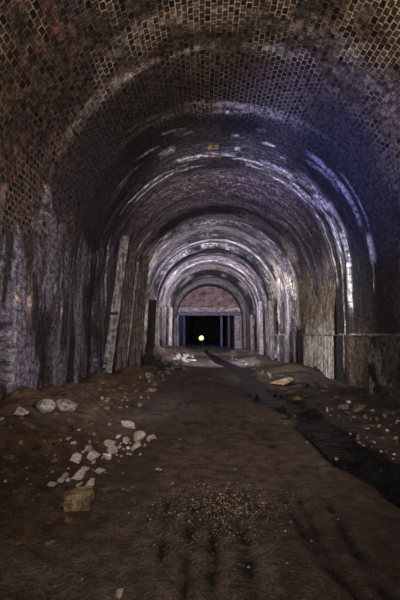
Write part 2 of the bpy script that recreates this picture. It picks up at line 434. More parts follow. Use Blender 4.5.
    brk = (1 - ss(8.2, 9.3, Y)) * (1 - ss(6.2, 7.0, np.abs(S))) * ss(.26, .50, .5 * bn + .5 * fbm(S * 2.6, Y * 2.6, 505, 3) + .04)
    brk = np.maximum(brk, band(Y, 6.8, 8.45, .06) * band(S, -1.3, 1.8, .8) * .75)
    brk = brk * (1 - .65 * band(Y, 6.95, 9, .25) * band(S, -6.5, -1.0, .5))
    brk = brk * (1 - .92 * band(Y, 7.3, 9.6, .3) * band(S, 2.0, 8, .5))
    brk = np.maximum(brk, band(Y, 11.7, 14.6, .4) * band(S, -4.5, 4.5, .6) * .45)
    brk = np.maximum(brk, band(Y, 8.6, 10.4, .2) * band(S, -5.2, -3.0, .4) * .4)
    # mortar colour: bright lime on the first rings, brown further round the left
    mb = A((.72, .56, .37))
    mb = mixc(mb, (.62, .57, .53), ss(6.3, 6.9, Y))
    mb = mixc(mb, (.34, .235, .135), ss(-3.0, -4.6, S) if False else (1 - ss(-4.4, -2.9, S)))
    mb = mixc(mb, (.15, .10, .07), 1 - ss(.38, .54, .5 * bn + .5 * fbm(S * 1.6, Y * 1.6, 506, 4)))
    mb = mixc(mb, (.30, .235, .18), band(Y, 6.95, 8.5, .2) * .8)
    mb = mixc(mb, (.20, .17, .18), ss(8.5, 9, Y))
    streak = np.clip(ss(8.6, 10.6, Y) + wall * .5, 0, 1) * .9 * (1 - .5 * wall * (1 - ss(10, 13, Y)))
    return c, mb, brk, streak

yrows = np.concatenate([np.linspace(-7, 4.2, 40)[:-1], 1 / np.linspace(1 / 4.2, 1 / 46, 560), np.linspace(46, 96, 60)[1:]])
def lining(name, s0, s1, n):
    s = np.linspace(s0, s1, n)
    S, Y = np.meshgrid(s, yrows)
    x, z, nx, nz = prof(S)
    h = height(S, Y)
    P = np.stack([x + nx * h, Y, z + nz * h], -1)
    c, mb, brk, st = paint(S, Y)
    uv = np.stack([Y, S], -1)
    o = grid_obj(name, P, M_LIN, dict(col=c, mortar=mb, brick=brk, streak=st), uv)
    return tag(o, kind='structure')
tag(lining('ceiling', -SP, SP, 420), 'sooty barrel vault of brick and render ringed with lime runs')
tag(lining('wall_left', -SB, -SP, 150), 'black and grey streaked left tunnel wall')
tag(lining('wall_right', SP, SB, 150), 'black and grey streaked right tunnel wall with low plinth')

# ------------------------------------------------------------------ floor
CH_L = [on_z(*p) for p in ((205, 352), (214, 362), (236, 372), (240, 384), (252, 400), (288, 416), (316, 440), (344, 470), (374, 490), (405, 508), (470, 545))]
CH_R = [on_z(*p) for p in ((211, 352), (226, 360), (252, 370), (264, 382), (282, 394), (314, 404), (346, 428), (372, 446), (402, 462), (430, 478), (500, 510))]
def lerp_pts(P, y):
    ys = np.array([p.y for p in P])[::-1]; xs = np.array([p.x for p in P])[::-1]
    return np.interp(y, ys, xs)
BUMPS = [  # x, y, rx, ry, h
    (-3.3, 6.6, 1.1, 1.3, .36), (-3.0, 4.2, 1.1, 1.8, .32), (-2.6, 7.9, .8, .8, .22), (-2.55, 12.2, .75, 1.0, .38),
    (-2.9, 9.6, .8, 1.2, .30), (-2.5, 19.5, 1.1, 2.0, .62), (-2.0, 16.2, .9, 1.2, .28), (-2.9, 25, 1.2, 3, .7), (-1.9, 22.5, .8, 2, .40),
    (3.5, 13.6, 1.1, 1.0, .26), (4.1, 15.5, 1.0, 1.6, .30), (2.9, 12.3, .8, .5, .12), (4.1, 8.2, .9, .8, .14), (3.3, 7.7, .5, .5, .10), (4.2, 11.2, .7, 1.2, .12),
    (3.6, 22, 1.2, 3, .28), (.15, 3.1, .42, .25, .022), (4.3, 5.5, 1.0, 1.4, .2), (3.5, 31, 1.4, 3, .3), (-2.6, 33, 1.4, 3, .4),
]
TRACKS = [  # pixel lines of the wheel ruts, as laid on the ground
    ((190, 520), (182, 605), 4), ((213, 522), (213, 605), 5), ((240, 522), (256, 605), 5), ((282, 496), (322, 560), 4),
    ((322, 560), (372, 606), 5), ((325, 498), (352, 545), 4), ((352, 545), (392, 600), 4), ((300, 500), (330, 560), 3), ((168, 500), (160, 560), 3),
]
def height_g(X, Y):
    zz = .05 * (fbm(X * .8, Y * .8, 601, 5) - .5) + .03 * (fbm(X * 4, Y * 4, 611, 4) - .5)
    wl = 1 - ss(-2.9, -1.0, X + .5 * (fbm(Y * .7, X * 0, 612, 3) - .5)); wr = ss(2.4, 3.8, X)
    zz = zz + wl * .12 + wl * .44 * (fbm(X * 2.0, Y * 2.0, 621, 6) - .5) + wr * .12 * (fbm(X * 2.4, Y * 2.2, 631, 5) - .5)
    for x, y, rx, ry, h in BUMPS:
        g = np.exp(-((X - x) / rx) ** 2 - ((Y - y) / ry) ** 2)
        zz = zz + h * g * (1 + .5 * (fbm(X * 1.8, Y * 1.8, 641, 4) - .5) * (h > .05))
    xl = lerp_pts(CH_L, Y); xr = lerp_pts(CH_R, Y)
    wob = .45 * (fbm(X * .5 + 2, Y * 1.8, 651, 5) - .5)
    w = np.maximum(xr - xl, .05)
    u = np.clip(np.minimum(X - xl + wob, xr + wob - X), -1, 3)
    ch = ss(-.10, .14, u) * (Y < 37)
    zz = zz * (1 - .9 * ch) - ch * (.125 - .15 * ss(.5, .72, fbm(X * 3.0, Y * 1.8, 655, 4)) * (Y > 4.6) * (Y < 9.5))
    trk = np.zeros_like(X)
    for a, b, wpx in TRACKS:
        pa = on_z(*a); pb = on_z(*b)
        d = np.array([pb.x - pa.x, pb.y - pa.y]); LL = (d ** 2).sum()
        tt = np.clip(((X - pa.x) * d[0] + (Y - pa.y) * d[1]) / LL, 0, 1)
        dd = np.hypot(X - pa.x - tt * d[0], Y - pa.y - tt * d[1])
        trk = np.maximum(trk, np.exp(-(dd / (wpx * .0095)) ** 2))
    trk = trk * (.45 + .8 * ss(.35, .6, fbm(X * 7, Y * 7, 661, 3)))
    zz = zz - .032 * trk
    # small hoof-like dents in the middle distance
    dn = np.zeros_like(X)
    for px, py in ((187, 423), (196, 422), (204, 424), (213, 423), (229, 424), (243, 427), (252, 437), (262, 431), (268, 437), (188, 403), (180, 404), (192, 402), (200, 402), (246, 421), (272, 446)):
        p = on_z(px, py); dn = np.maximum(dn, np.exp(-((X - p.x) / .07) ** 2 - ((Y - p.y) / .14) ** 2))
    zz = zz - .03 * dn
    return zz, ch, np.maximum(trk, dn)

gy = np.concatenate([np.linspace(-7, 1.3, 24)[:-1], 1 / np.linspace(1 / 1.3, 1 / 45, 640), np.linspace(45, 96, 40)[1:]])
gx = np.linspace(-4.4, 5.6, 380)
X, Y = np.meshgrid(gx, gy)
Z, CHN, TRK = height_g(X, Y)
def ground_z(x, y):
    i = int(np.clip(np.searchsorted(gy, y) - 1, 0, len(gy) - 2)); j = int(np.clip(np.searchsorted(gx, x) - 1, 0, len(gx) - 2))
    v = min(max((y - gy[i]) / (gy[i + 1] - gy[i]), 0), 1); u = min(max((x - gx[j]) / (gx[j + 1] - gx[j]), 0), 1)
    return float((Z[i, j] * (1 - u) + Z[i, j + 1] * u) * (1 - v) + (Z[i + 1, j] * (1 - u) + Z[i + 1, j + 1] * u) * v)
def mixc(c, col, m):
    m = np.clip(m, 0, 1)[..., None]; return c * (1 - m) + np.array(col, float) * m
gc = np.broadcast_to(np.array((.118, .082, .060)), X.shape + (3,)).copy()
n1 = fbm(X * .9, Y * .9, 701, 5); n2 = fbm(X * 3, Y * 3, 711, 4)
gc = mixc(gc, (.165, .128, .108), ss(.46, .62, n1) * .8)
gc = mixc(gc, (.062, .043, .033), ss(.52, .66, fbm(X * 1.2, Y * .7, 721, 5)) * .7)
lf = (1 - ss(-2.2, -1.0, X))
gc = mixc(gc, (.10, .060, .034), lf * .75)
gc = mixc(gc, (.23, .14, .07), lf * ss(.60, .70, n2) * .55)
gc = mixc(gc, (.24, .145, .065), np.exp(-((X + 2.3) / .8) ** 2 - ((Y - 11.6) / 1.6) ** 2) * .8)
gc = mixc(gc, (.20, .175, .17), (1 - ss(-1.9, -1.2, X)) * band(Y, 14, 30, 1.5) * ss(.44, .56, n2) * .8)
gc = mixc(gc, (.22, .165, .12), np.exp(-((X - 3.3) / 1.0) ** 2 - ((Y - 13.2) / 1.5) ** 2) * .8)
gc = mixc(gc, (.26, .20, .19), ss(13, 18, Y) * ss(.5, .62, fbm(X * .7, Y * .35, 731, 4)) * .7)
gc = mixc(gc, (.030, .024, .022), ss(10, 12, Y) * ss(.56, .64, fbm(X * .5, Y * .5, 741, 4)) * .75)
rt = ss(-.3, .4, X - lerp_pts(CH_R, Y)) * (Y < 13)
gc = mixc(gc, (.055, .042, .036), rt * .85)
gc = mixc(gc, (.20, .165, .14), rt * ss(.58, .68, n2) * .5)
xl = lerp_pts(CH_L, Y); xr = lerp_pts(CH_R, Y)
gc = mixc(gc, (.012, .010, .010), CHN * 1.1)
gc = mixc(gc, (.022, .017, .015), TRK * .9)
gp = on_z(222, 508)
patch = np.exp(-(((X - gp.x) / .60) ** 2 + ((Y - gp.y) / .34) ** 2) ** 2)
gc = mixc(gc, (.048, .036, .030), patch * .75)
fore = on_z(200, 560)
wet = np.clip(CHN * 1.1 + .5 * ss(.54, .64, fbm(X * 1.2, Y * .7, 721, 5)) + .25, 0, 1)
grit = np.clip(.25 + lf * .5 + rt * .6 + patch, 0, 1)
fl = grid_obj('floor', np.stack([X, Y, Z], -1), M_GR, dict(col=gc, wet=wet, grit=grit), None, flip=True)
tag(fl, 'rutted brown mud floor of the tunnel', kind='structure')

# black water lying in the ditch
def water():
    t = NT('black_water'); t.base((.006, .006, .007)); t.b.inputs['Roughness'].default_value = .3; t.b.inputs['Specular IOR Level'].default_value = .12
    tc = t.n('ShaderNodeTexCoord').outputs['Object']
    t.l(t.bump(t.noise(tc, 3, 4, .6), 1.0, .15), t.b.inputs['Normal'])
    return t.m
bm = bmesh.new()
ys = np.linspace(3.0, 30, 90); prev = None
for y in ys:
    a = bm.verts.new((float(lerp_pts(CH_L, y)) + .0, y, -.075)); b = bm.verts.new((float(lerp_pts(CH_R, y)) + .0, y, -.075))
    a2 = bm.verts.new((a.co.x, y, -.1)); b2 = bm.verts.new((b.co.x, y, -.1))
    if prev:
        p = prev
        bm.faces.new((p[0], p[1], b, a)); bm.faces.new((p[2], a2, b2, p[3]))
        bm.faces.new((p[0], a, a2, p[2])); bm.faces.new((p[1], p[3], b2, b))
    prev = (a, b, a2, b2)
tag(bm_obj('ditch_water', bm, water()), 'black water lying in the winding ditch beside the right bank', 'water')

# ------------------------------------------------------------------ portal with girder
D0 = 39.0
def circ_poly(zlo, n=40, r=R + .25):
    """outline of the arch above height zlo"""
    a0 = math.asin((zlo - ZS) / r)
    return [(CX + r * math.cos(a), ZS + r * math.sin(a)) for a in [a0 + (PI - 2 * a0) * i / n for i in range(n + 1)]]
def extrude_poly(bm, pts, y0, y1):
    f = [bm.verts.new((x, y0, z)) for x, z in pts]; b = [bm.verts.new((x, y1, z)) for x, z in pts]
    bm.faces.new(f); bm.faces.new(b[::-1])
    for i in range(len(pts)):
        j = (i + 1) % len(pts); bm.faces.new((f[i], b[i], b[j], f[j]))
def brick_wall_mat():
    t = NT('lunette_brick'); tc = t.n('ShaderNodeTexCoord').outputs['Object']
    sx = t.n('ShaderNodeSeparateXYZ'); t.l(tc, sx.inputs[0]); cb = t.n('ShaderNodeCombineXYZ')
    t.l(sx.outputs[0], cb.inputs[0]); t.l(sx.outputs[2], cb.inputs[1])
    br = t.n('ShaderNodeTexBrick'); t.l(cb.outputs[0], br.inputs['Vector']); br.inputs['Scale'].default_value = 1
    br.inputs['Brick Width'].default_value = .45; br.inputs['Row Height'].default_value = .2; br.inputs['Mortar Size'].default_value = .02
    br.inputs['Color1'].default_value = (.15, .085, .08, 1); br.inputs['Color2'].default_value = (.24, .15, .145, 1); br.inputs['Mortar'].default_value = (.32, .25, .25, 1)
    n = t.noise(tc, 1.3, 6, .7)
    t.base(t.mix(1.0, br.outputs['Color'], t.ramp(n, .3, .7, .35, 1.7), 'MULTIPLY')); t.b.inputs['Roughness'].default_value = .85
    t.l(t.bump(t.math('ADD', n, br.outputs['Fac']), .5, .03), t.b.inputs['Normal'])
    return t.m
M_LB = brick_wall_mat()
bm = bmesh.new(); extrude_poly(bm, circ_poly(4.72), D0 + .1, D0 + .5)
tag(bm_obj('wall_back', bm, M_LB), 'brick infill filling the arch above the girder', kind='structure')
bm = bmesh.new()
def box(bm, x0, x1, y0, y1, z0, z1, j=0, M=None):
    vs = [bm.verts.new((x + rnd.uniform(-j, j), y + rnd.uniform(-j, j), z + rnd.uniform(-j, j))) for z in (z0, z1) for x, y in ((x0, y0), (x1, y0), (x1, y1), (x0, y1))]
    if M: 
        for v in vs: v.co = M @ v.co
    fs = [(0, 3, 2, 1), (4, 5, 6, 7), (0, 1, 5, 4), (1, 2, 6, 5), (2, 3, 7, 6), (3, 0, 4, 7)]
    for f in fs: bm.faces.new([vs[i] for i in f])
    return vs
box(bm, -3.6, 4.75, D0 - .15, D0 + .5, 4.32, 4.78)
for i in range(7): box(bm, -3.2 + i * 1.2, -3.1 + i * 1.2, D0 - .19, D0 - .14, 4.34, 4.76)
lin = bm_obj('trim_1', bm, M_CONC); tag(lin, 'pale concrete lintel above the girder', kind='structure')
gd = empty('steel_girder', (CX, D0, 3.86)); tag(gd, 'blue-grey steel girder spanning the far portal under the brick infill', 'girder')
for nm, (za, zb, d) in {'lower_flange': (0, .07, .3), 'web': (.07, .38, .05), 'upper_flange': (.38, .45, .3)}.items():
    bm = bmesh.new(); box(bm, -3.75, 3.75, -.1 - d, -.1 + d if nm != 'web' else .0, za, zb); bm_obj(nm, bm, M_STEEL, gd)
bm = bmesh.new()
bm.free()
for x in (-3.4, -2.1, 2.6, 3.5):
    bm = bmesh.new(); box(bm, x, x + .12, -.36, -.14, .07, .38); bm_obj('stiffener', bm, M_STEEL, gd)
for i, (x0, x1) in enumerate(((-3.75, -2.95), (3.55, 4.8))):
    bm = bmesh.new()
    n = 4
    for k in range(n):
        w = (x1 - x0) / n
        box(bm, x0 + k * w, x0 + (k + 1) * w - .03, D0 - rnd.uniform(.0, .15), D0 + 1.2, -.3, 3.85)
    tag(bm_obj('trim_%d' % (i + 2), bm, M_PANEL), 'boarded %s jamb of the far portal' % ('left', 'right')[i], kind='structure')
# dark cap added across the tunnel so the world light does not show
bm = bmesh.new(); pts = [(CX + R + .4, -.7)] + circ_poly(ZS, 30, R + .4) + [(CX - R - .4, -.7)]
extrude_poly(bm, pts, 95.5, 96.2); tag(bm_obj('dark_cap', bm, M_DRKB), kind='structure')

# ------------------------------------------------------------------ timber things
def board(name, mat, p0, p1, w, th, parent=None, seed=0, nseg=24, rough=.012, side=Vector((1, 0, 0)), ragged=0, bow=0):
    """sawn board from p0 to p1, its own origin at p0; uneven edges"""
    r = random.Random(seed); p0 = Vector(p0); p1 = Vector(p1)
    ax = (p1 - p0).normalized(); L = (p1 - p0).length
    sd = (side - ax * side.dot(ax)).normalized(); nn = ax.cross(sd).normalized()
    bm = bmesh.new(); prev = None
    for i in range(nseg + 1):
        t = i / nseg * L
        ww = w * (1 + r.uniform(-.06, .06)); off = r.uniform(-rough, rough); b = bow * math.sin(PI * i / nseg)
        cs = []
        for a, c in ((-1, -1), (-.35, -1.15), (.3, -1.1), (1, -1), (1, 1), (0, 1), (-1, 1)):
            tt = t + (r.uniform(-ragged, ragged) if i in (0, nseg) else 0)
            cs.append(bm.verts.new(ax * tt + sd * (a * ww / 2 + off) + nn * (c * th / 2 + b)))
        if prev:
            for k in range(7):
                bm.faces.new((prev[k], prev[(k + 1) % 7], cs[(k + 1) % 7], cs[k]))
        else: bm.faces.new(cs[::-1])
        prev = cs
    bm.faces.new(prev)
    o = bm_obj(name, bm, mat, parent); o.location = p0
    return o

def at_y(px, py, y):
    d = ray(px, py); t = y / d.y; return CAM + d * t
# tall pale board on the left
b = at_y(105, 384, 11.2); tpt = at_y(125, 236, 11.7); b.z -= .05
tb = empty('leaning_board', b)
tag(tb, 'tall pale weathered board leaning upright against the left wall', 'board')
o = board('plank', M_PALEB, (0, 0, 0), tpt - b, .30, .05, tb, 3, bow=.06); 
for f, h in ((.10, .09), (.14, .05), (.46, .10)):
    p = (tpt - b) * f
    bm = bmesh.new(); box(bm, -.18, -.04 if f < .4 else .10, -.06, .06, -h / 2, h / 2, .01)
    q = bm_obj('strap_bracket', bm, M_DRKB, tb); q.location = p; tag(q, 'black strap across the pale board')
# dark boards in front-left of it
def wall_board(label, mat, base, top, y, w, th, seed, name='timber_board', y1=None, ragged=.05, group=None):
    a = at_y(*base, y); c = at_y(*top, y1 or y); a.z = ground_z(a.x, a.y) - .05 if a.z > ground_z(a.x, a.y) - .05 else a.z
    o = board(name, mat, a, c, w, th, None, seed, ragged=ragged); tag(o, label, 'board', group); return o
wall_board('grey-brown board standing just right of the tall pale board', M_BRNB, (119, 383), (132, 246), 12.2, .34, .05, 11)
wall_board('narrow pale strip of board behind the grey-brown one on the left', M_PALEB, (124, 381), (138, 262), 12.7, .10, .05, 12)
wall_board('wide brown stained board, third from the tall pale one', M_BRNB, (133, 383), (145, 256), 13.1, .42, .06, 13)
wall_board('black timber post in front of the dark recess on the left', M_DRKB, (148, 372), (153, 300), 16, .35, .2, 14, 'timber_post')
wall_board('thin black board tilted across the left wall before the pale board', M_DRKB, (88, 385), (101, 250), 10.6, .14, .04, 15)
# far posts down both sides, one after another
POST = [(157, 362, 312, 21, 'l'), (163, 358, 308, 24.5, 'l'), (169, 353, 310, 29, 'l'), (174, 350, 312, 34, 'l'),
        (273, 366, 318, 20.2, 'r'), (262, 361, 306, 24, 'r'), (254, 356, 304, 28.5, 'r'), (247, 352, 306, 33.5, 'r')]
for i, (px, pb, pt, y, s) in enumerate(POST):
    xw = CX - R + .62 if s == 'l' else CX + R - .66
    g = ground_z(xw, y) - .1
    m = (M_BRNB, M_BRNB, M_PANEL)[i % 3]
    o = board('timber_prop', m, (xw, y, g), (xw + (.05 if s == 'l' else -.05), y, 3.3 + .35 * (i % 3)), .26, .24, None, 30 + i)
    nm = {'l': ('first', 'second', 'third', 'farthest')[i % 4], 'r': ('nearest', 'second', 'third', 'farthest')[i % 4]}[s]
    tag(o, 'weathered upright timber prop, %s along the far %s wall' % (nm, 'left' if s == 'l' else 'right'), 'timber prop')
for i, (px, y, s) in enumerate(((221.5, 45, 'right of the lamp'), (229, 43, 'right edge of the far opening'), (184, 46, 'left of the lamp in the dark'))):
    p = at_y(px, 345, y)
    o = board('timber_prop', M_BRNB, (p.x, y, ground_z(p.x, y) - .1), (p.x, y, 4.2), .3, .25, None, 50 + i)
    tag(o, 'dim upright prop beyond the girder, %s' % s, 'timber prop')

# ribbed, ragged sheet of render on the right wall
def panel(name, label, y0, y1, zb_f, zt_f, xoff, mat, seed, ribs=14):
    n, m = 110, 60
    u = np.linspace(0, 1, n); v = np.linspace(0, 1, m)
    U, V = np.meshgrid(u, v)
    Yp = y0 + (y1 - y0) * U
    zb = zb_f(u); zt = zt_f(u)
    Zp = zb[None] + (zt - zb)[None] * V
    Sp = SP + ZS - Zp
    xw = CX + R - height(Sp, Yp)
    x = xw - (xoff * (1 - ss(.55, 1.0, V)) + .03 * ss(.55, 1, V)) - .03 * (fbm(Yp * 6, Zp * .3, seed, 4) - .5) * 2 - .03 * np.abs(np.sin(U * PI * ribs)) - .05 * (fbm(Yp * 1, Zp * 1, seed + 3, 3) - .5)
    P = np.stack([x, Yp, Zp], -1); Q = P.copy(); Q[..., 0] += .03
    # closed slab: front, then wrap to back
    base = P[0, 0].copy()
    bm = bmesh.new()
    def addg(G):
        return [[bm.verts.new(G[j, i] - base) for i in range(n)] for j in range(m)]
    A = addg(P); B = addg(Q)
    for j in range(m - 1):
        for i in range(n - 1):
            bm.faces.new((A[j][i], A[j][i + 1], A[j + 1][i + 1], A[j + 1][i])); bm.faces.new((B[j][i], B[j + 1][i], B[j + 1][i + 1], B[j][i + 1]))
    for i in range(n - 1):
        bm.faces.new((A[0][i], B[0][i], B[0][i + 1], A[0][i + 1])); bm.faces.new((A[-1][i], A[-1][i + 1], B[-1][i + 1], B[-1][i]))
    for j in range(m - 1):
        bm.faces.new((A[j][0], A[j + 1][0], B[j + 1][0], B[j][0])); bm.faces.new((A[j][-1], B[j][-1], B[j + 1][-1], A[j + 1][-1]))
    o = bm_obj(name, bm, mat); o.location = base
    tag(o, label, 'panel'); return o
panel('render_panel', 'tall pale streaked panel with a ragged foot against the right wall', 11.95, 15.6,
      lambda u: -.22 + .42 * ss(.1, .45, u) - .25 * ss(.6, .9, u) + .18 * fbm(u * 12, u * 0, 5, 3),
      lambda u: 3.3 - .7 * u + .5 * fbm(u * 7, u * 0, 8, 3), .13, M_RENDER, 900)
for i, (y, w) in enumerate(((16.1, .3), (16.9, .22), (17.6, .25))):
    x = CX + R - .22
    o = board('timber_board', M_DRKB if i != 1 else M_PANEL, (x, y, ground_z(x, y) - .1), (x, y, 1.9 - .1 * i), w, .07, None, 70 + i, side=Vector((0, 1, 0)), ragged=.08)
    tag(o, ('blackened board just beyond the pale panel', 'narrow pale board between two blackened ones', 'blackened short board beyond the pale one')[i] + ' on the right wall', 'board')

# pipe along the ledge of the right wall
def tube_pts(name, pts, r, mat, parent=None):
    cu = bpy.data.curves.new(name, 'CURVE'); cu.dimensions = '3D'; cu.bevel_depth = r; cu.bevel_resolution = 2
    sp = cu.splines.new('POLY'); sp.points.add(len(pts) - 1)
    for i, p in enumerate(pts): sp.points[i].co = (*p, 1)
    tmp = bpy.data.objects.new(name, cu); C.objects.link(tmp)
    me = bpy.data.meshes.new_from_object(tmp.evaluated_get(bpy.context.evaluated_depsgraph_get()))
    bpy.data.objects.remove(tmp); me.materials.clear()
    return link(name, me, parent, mat)
o = tube_pts('cable', [(CX + R - .27 + .02 * math.sin(k * 1.7), 9.3 + k * .45, 1.60 + .012 * math.sin(k * 2.3)) for k in range(26)], .012, M_GREY)
tag(o, 'thin pale cable running level along the right wall across the panel', 'cable')

# ------------------------------------------------------------------ lamp in the distance
lp = at_y(201.3, 338, 42)
gz = ground_z(lp.x, lp.y)
wl = empty('work_lamp', (lp.x, lp.y, gz)); tag(wl, 'small glowing yellow-green lamp on a tripod beyond the far portal', 'lamp')
hh = lp.z - gz
def cyl(name, r1, r2, y0, y1, z, mat, parent, n=24, cap=True):
    bm = bmesh.new()
    a = [bm.verts.new((r1 * math.cos(2 * PI * k / n), y0, z + r1 * math.sin(2 * PI * k / n))) for k in range(n)]
    b = [bm.verts.new((r2 * math.cos(2 * PI * k / n), y1, z + r2 * math.sin(2 * PI * k / n))) for k in range(n)]
    for k in range(n): bm.faces.new((a[k], a[(k + 1) % n], b[(k + 1) % n], b[k]))
    if cap: bm.faces.new(a); bm.faces.new(b)
    return bm_obj(name, bm, mat, parent)
M_REF = rock_mat('lamp_reflector_yellow', (.55, .6, .12), (.45, .5, .1)); M_BLK = rock_mat('lamp_black', (.02, .02, .02), (.03, .03, .03))
cyl('housing', .33, .20, .06, .36, hh, M_BLK, wl)
cyl('reflector', .34, .20, -.06, .07, hh, M_REF, wl, cap=False)
cyl('lens', .19, .19, -.02, .05, hh, emit_mat('lamp_glow', (.92, 1, .42), 9), wl)
for k in range(3):
    a = 2 * PI * k / 3 + PI / 2
    tube_pts('leg', [(0, .2, hh - .2), (.45 * math.cos(a), .2 + .45 * math.sin(a), 0)], .025, M_BLK, wl)

# ------------------------------------------------------------------ stones
def rock_mesh(seed, sx=1, sy=1, sz=1, kind='chunk'):
    r = random.Random(seed); bm = bmesh.new()
    if kind == 'round':
        bmesh.ops.create_icosphere(bm, subdivisions=3, radius=.5)
        for v in bm.verts:
            d = v.co.normalized()
            k = 1 + .13 * math.sin(3.1 * d.x + seed) * math.cos(2.7 * d.y + seed * 2) + .07 * math.sin(6 * d.z + seed) + r.uniform(-.012, .012)
            v.co = Vector((d.x * k * sx, d.y * k * sy, d.z * k * sz)) * .5
    else:
        n = 11 if kind == 'chunk' else 15
        pts = []
        for _ in range(n):
            d = Vector((r.gauss(0, 1), r.gauss(0, 1), r.gauss(0, 1))).normalized() * r.uniform(.7, 1.15)
            if kind == 'slab': d.z = max(-.6, min(.6, d.z * 1.4))
            pts.append(bm.verts.new((d.x * .5 * sx, d.y * .5 * sy, d.z * .5 * sz)))
        g = bmesh.ops.convex_hull(bm, input=bm.verts)
        dead = [e for e in set(g['geom_interior'] + g['geom_unused']) if isinstance(e, bmesh.types.BMVert) and e.is_valid]
        bmesh.ops.delete(bm, geom=dead, context='VERTS')
        bmesh.ops.bevel(bm, geom=list(bm.edges), offset=.035, segments=1, affect='EDGES')
        bmesh.ops.triangulate(bm, faces=bm.faces)
        bmesh.ops.subdivide_edges(bm, edges=bm.edges, cuts=1)
        for v in bm.verts: v.co += Vector([r.uniform(-.012, .012) for _ in range(3)])
    bmesh.ops.recalc_face_normals(bm, faces=bm.faces)
    me = bpy.data.meshes.new('stone'); bm.to_mesh(me); bm.free()
    me.polygons.foreach_set('use_smooth', [kind == 'round'] * len(me.polygons))
    return me
_lib = {}
PLACED = []
def free(px, py, wpx):
    p = on_z(px, py, .1); r_ = wpx * p.y / F * .5
    for x, y, q in PLACED:
        if (x - p.x) ** 2 + (y - p.y) ** 2 < (q + r_) ** 2 * 1.1: return False
    return True
def rock(name, px, py, wpx, mat, label, group=None, flat=.6, kind='chunk', rz=None, cat='stone', asp=.8, sink=.18, wig=.25):
    """stone whose foot shows at photo pixel (px,py), wpx wide there"""
    if cat != 'stone' and not free(px, py, wpx * (.1 if group == G1 else .8)): return None
    z = 0.0
    for _ in range(12):
        p = on_z(px, py, z); z = .5 * z + .5 * ground_z(p.x, p.y)
    p = on_z(px, py, z)
    w = wpx * p.y / F
    p.y += w * asp * .4
    z = min(ground_z(p.x + a, p.y + b) for a, b in ((0, 0), (w * .3, 0), (-w * .3, 0)))
    PLACED.append((p.x, p.y, w * .5))
    key = (kind, rnd.randrange(9), mat.name)
    if key not in _lib:
        _lib[key] = rock_mesh(key[1] * 13 + len(kind), 1, 1, 1, kind); _lib[key].materials.append(mat)
    o = bpy.data.objects.new(name, _lib[key]); C.objects.link(o)
    o.scale = (w, w * asp, w * flat)
    o.rotation_euler = (rnd.uniform(-wig, wig), rnd.uniform(-wig, wig), rnd.uniform(0, 6.28) if rz is None else rz)
    o.location = (p.x, p.y, z + w * flat * (.5 - sink))
    tag(o, label, cat, group); return o

# the ones that stand out
def block(px, py, w, d, h, rz, mat, label, name='stone_block', tilt=(0, 0)):
    z = 0
    for _ in range(12):
        p = on_z(px, py, z); z = .5 * z + .5 * ground_z(p.x, p.y)
    p = on_z(px, py, z)
    bm = bmesh.new()
    # worn block with a chamfered, pointed far corner
    bot = [(-.5, -.42), (.36, -.5), (.5, -.1), (.42, .42), (-.1, .5), (-.55, .2)]
    lv = []
    for zz, k in ((0, .92), (.55, 1.0), (.9, .93), (1.0, .8)):
        lv.append([bm.verts.new((x * w * k, y * d * k, zz * h + (.12 * h * x if zz > .5 else 0))) for x, y in bot])
    bm.faces.new(lv[0][::-1]); bm.faces.new(lv[-1])
    for a, c in zip(lv, lv[1:]):
        for i in range(6): bm.faces.new((a[i], a[(i + 1) % 6], c[(i + 1) % 6], c[i]))
    bmesh.ops.triangulate(bm, faces=bm.faces)
    bmesh.ops.subdivide_edges(bm, edges=bm.edges, cuts=2)
    for v in bm.verts: v.co += Vector([rnd.uniform(-.004, .004) for _ in range(3)])
    o = bm_obj(name, bm, mat); o.location = (p.x, p.y + d * .5, ground_z(p.x, p.y + d * .5) - .02); o.rotation_euler = (tilt[0], tilt[1], rz)
    tag(o, label, 'stone'); return o
block(74, 512, .27, .24, .145, math.radians(18), M_TAN, 'large squared tan stone block, biggest on the left foreground', tilt=(-.05, .04))
rock('boulder', 43, 414, 17, M_BLD, 'rounded pale grey boulder, middle of three on the left bank top', flat=.85, kind='round', asp=.9, sink=.08)
rock('boulder', 63, 413, 21, M_BLD, 'largest rounded pale boulder, rightmost of three on the left bank top', flat=.62, kind='round', asp=.9, sink=.1)
rock('boulder', 17, 419, 17, M_BLD, 'tan-grey angular boulder, leftmost of three on the left bank top', flat=.75, asp=.9, sink=.1)
rock('stone', 20, 421, 9, M_TAN, 'small tan stone in front of the leftmost bank boulder', flat=.7)
rock('stone_slab', 128, 428, 27, M_WHITE, 'long pale slab of stone lying tilted at the foot of the left bank', flat=.32, kind='slab', rz=-.5, asp=.4)
rock('stone', 5, 445, 15, M_GREY, 'flat pale stone at the left edge of the bank', flat=.3, kind='slab', rz=.1)
rock('stone', 20, 440, 7, M_OCH, 'ochre lump on the left bank below the boulders', flat=.8)
rock('stone', 93, 436, 6, M_OCH, 'small ochre lump left of the long pale slab', flat=.8)
rock('stone', 109, 426, 5, M_OCH, 'tiny ochre stone beside the upper end of the long pale slab', flat=.8)
rock('stone', 17, 546, 10, M_OCH, 'ochre stone half buried in the dark lower left bank', flat=.4)
rock('stone', 49, 548, 16, M_GREY, 'dull grey-brown stone low in the mud of the left foreground', flat=.3, sink=.3)
rock('stone', 67, 523, 12, M_TAN, 'flat tan stone just below the large squared block', flat=.3)
rock('stone', 80, 527, 8, M_TAN, 'small tan stone to the lower right of the squared block', flat=.35)
rock('stone', 120, 597, 12, M_WHITE, 'pale chip lying alone at the bottom edge of the mud', flat=.35, kind='slab')
rock('stone', 108, 491, 7, M_GREY, 'small grey pebble alone right of the squared block', flat=.6)
rock('stone', 49, 488, 14, M_WHITE, 'pale crusted stone up and left of the squared block', flat=.4)
rock('stone', 88, 488, 13, M_WHITE, 'pale round lump just above the squared block', flat=.65)
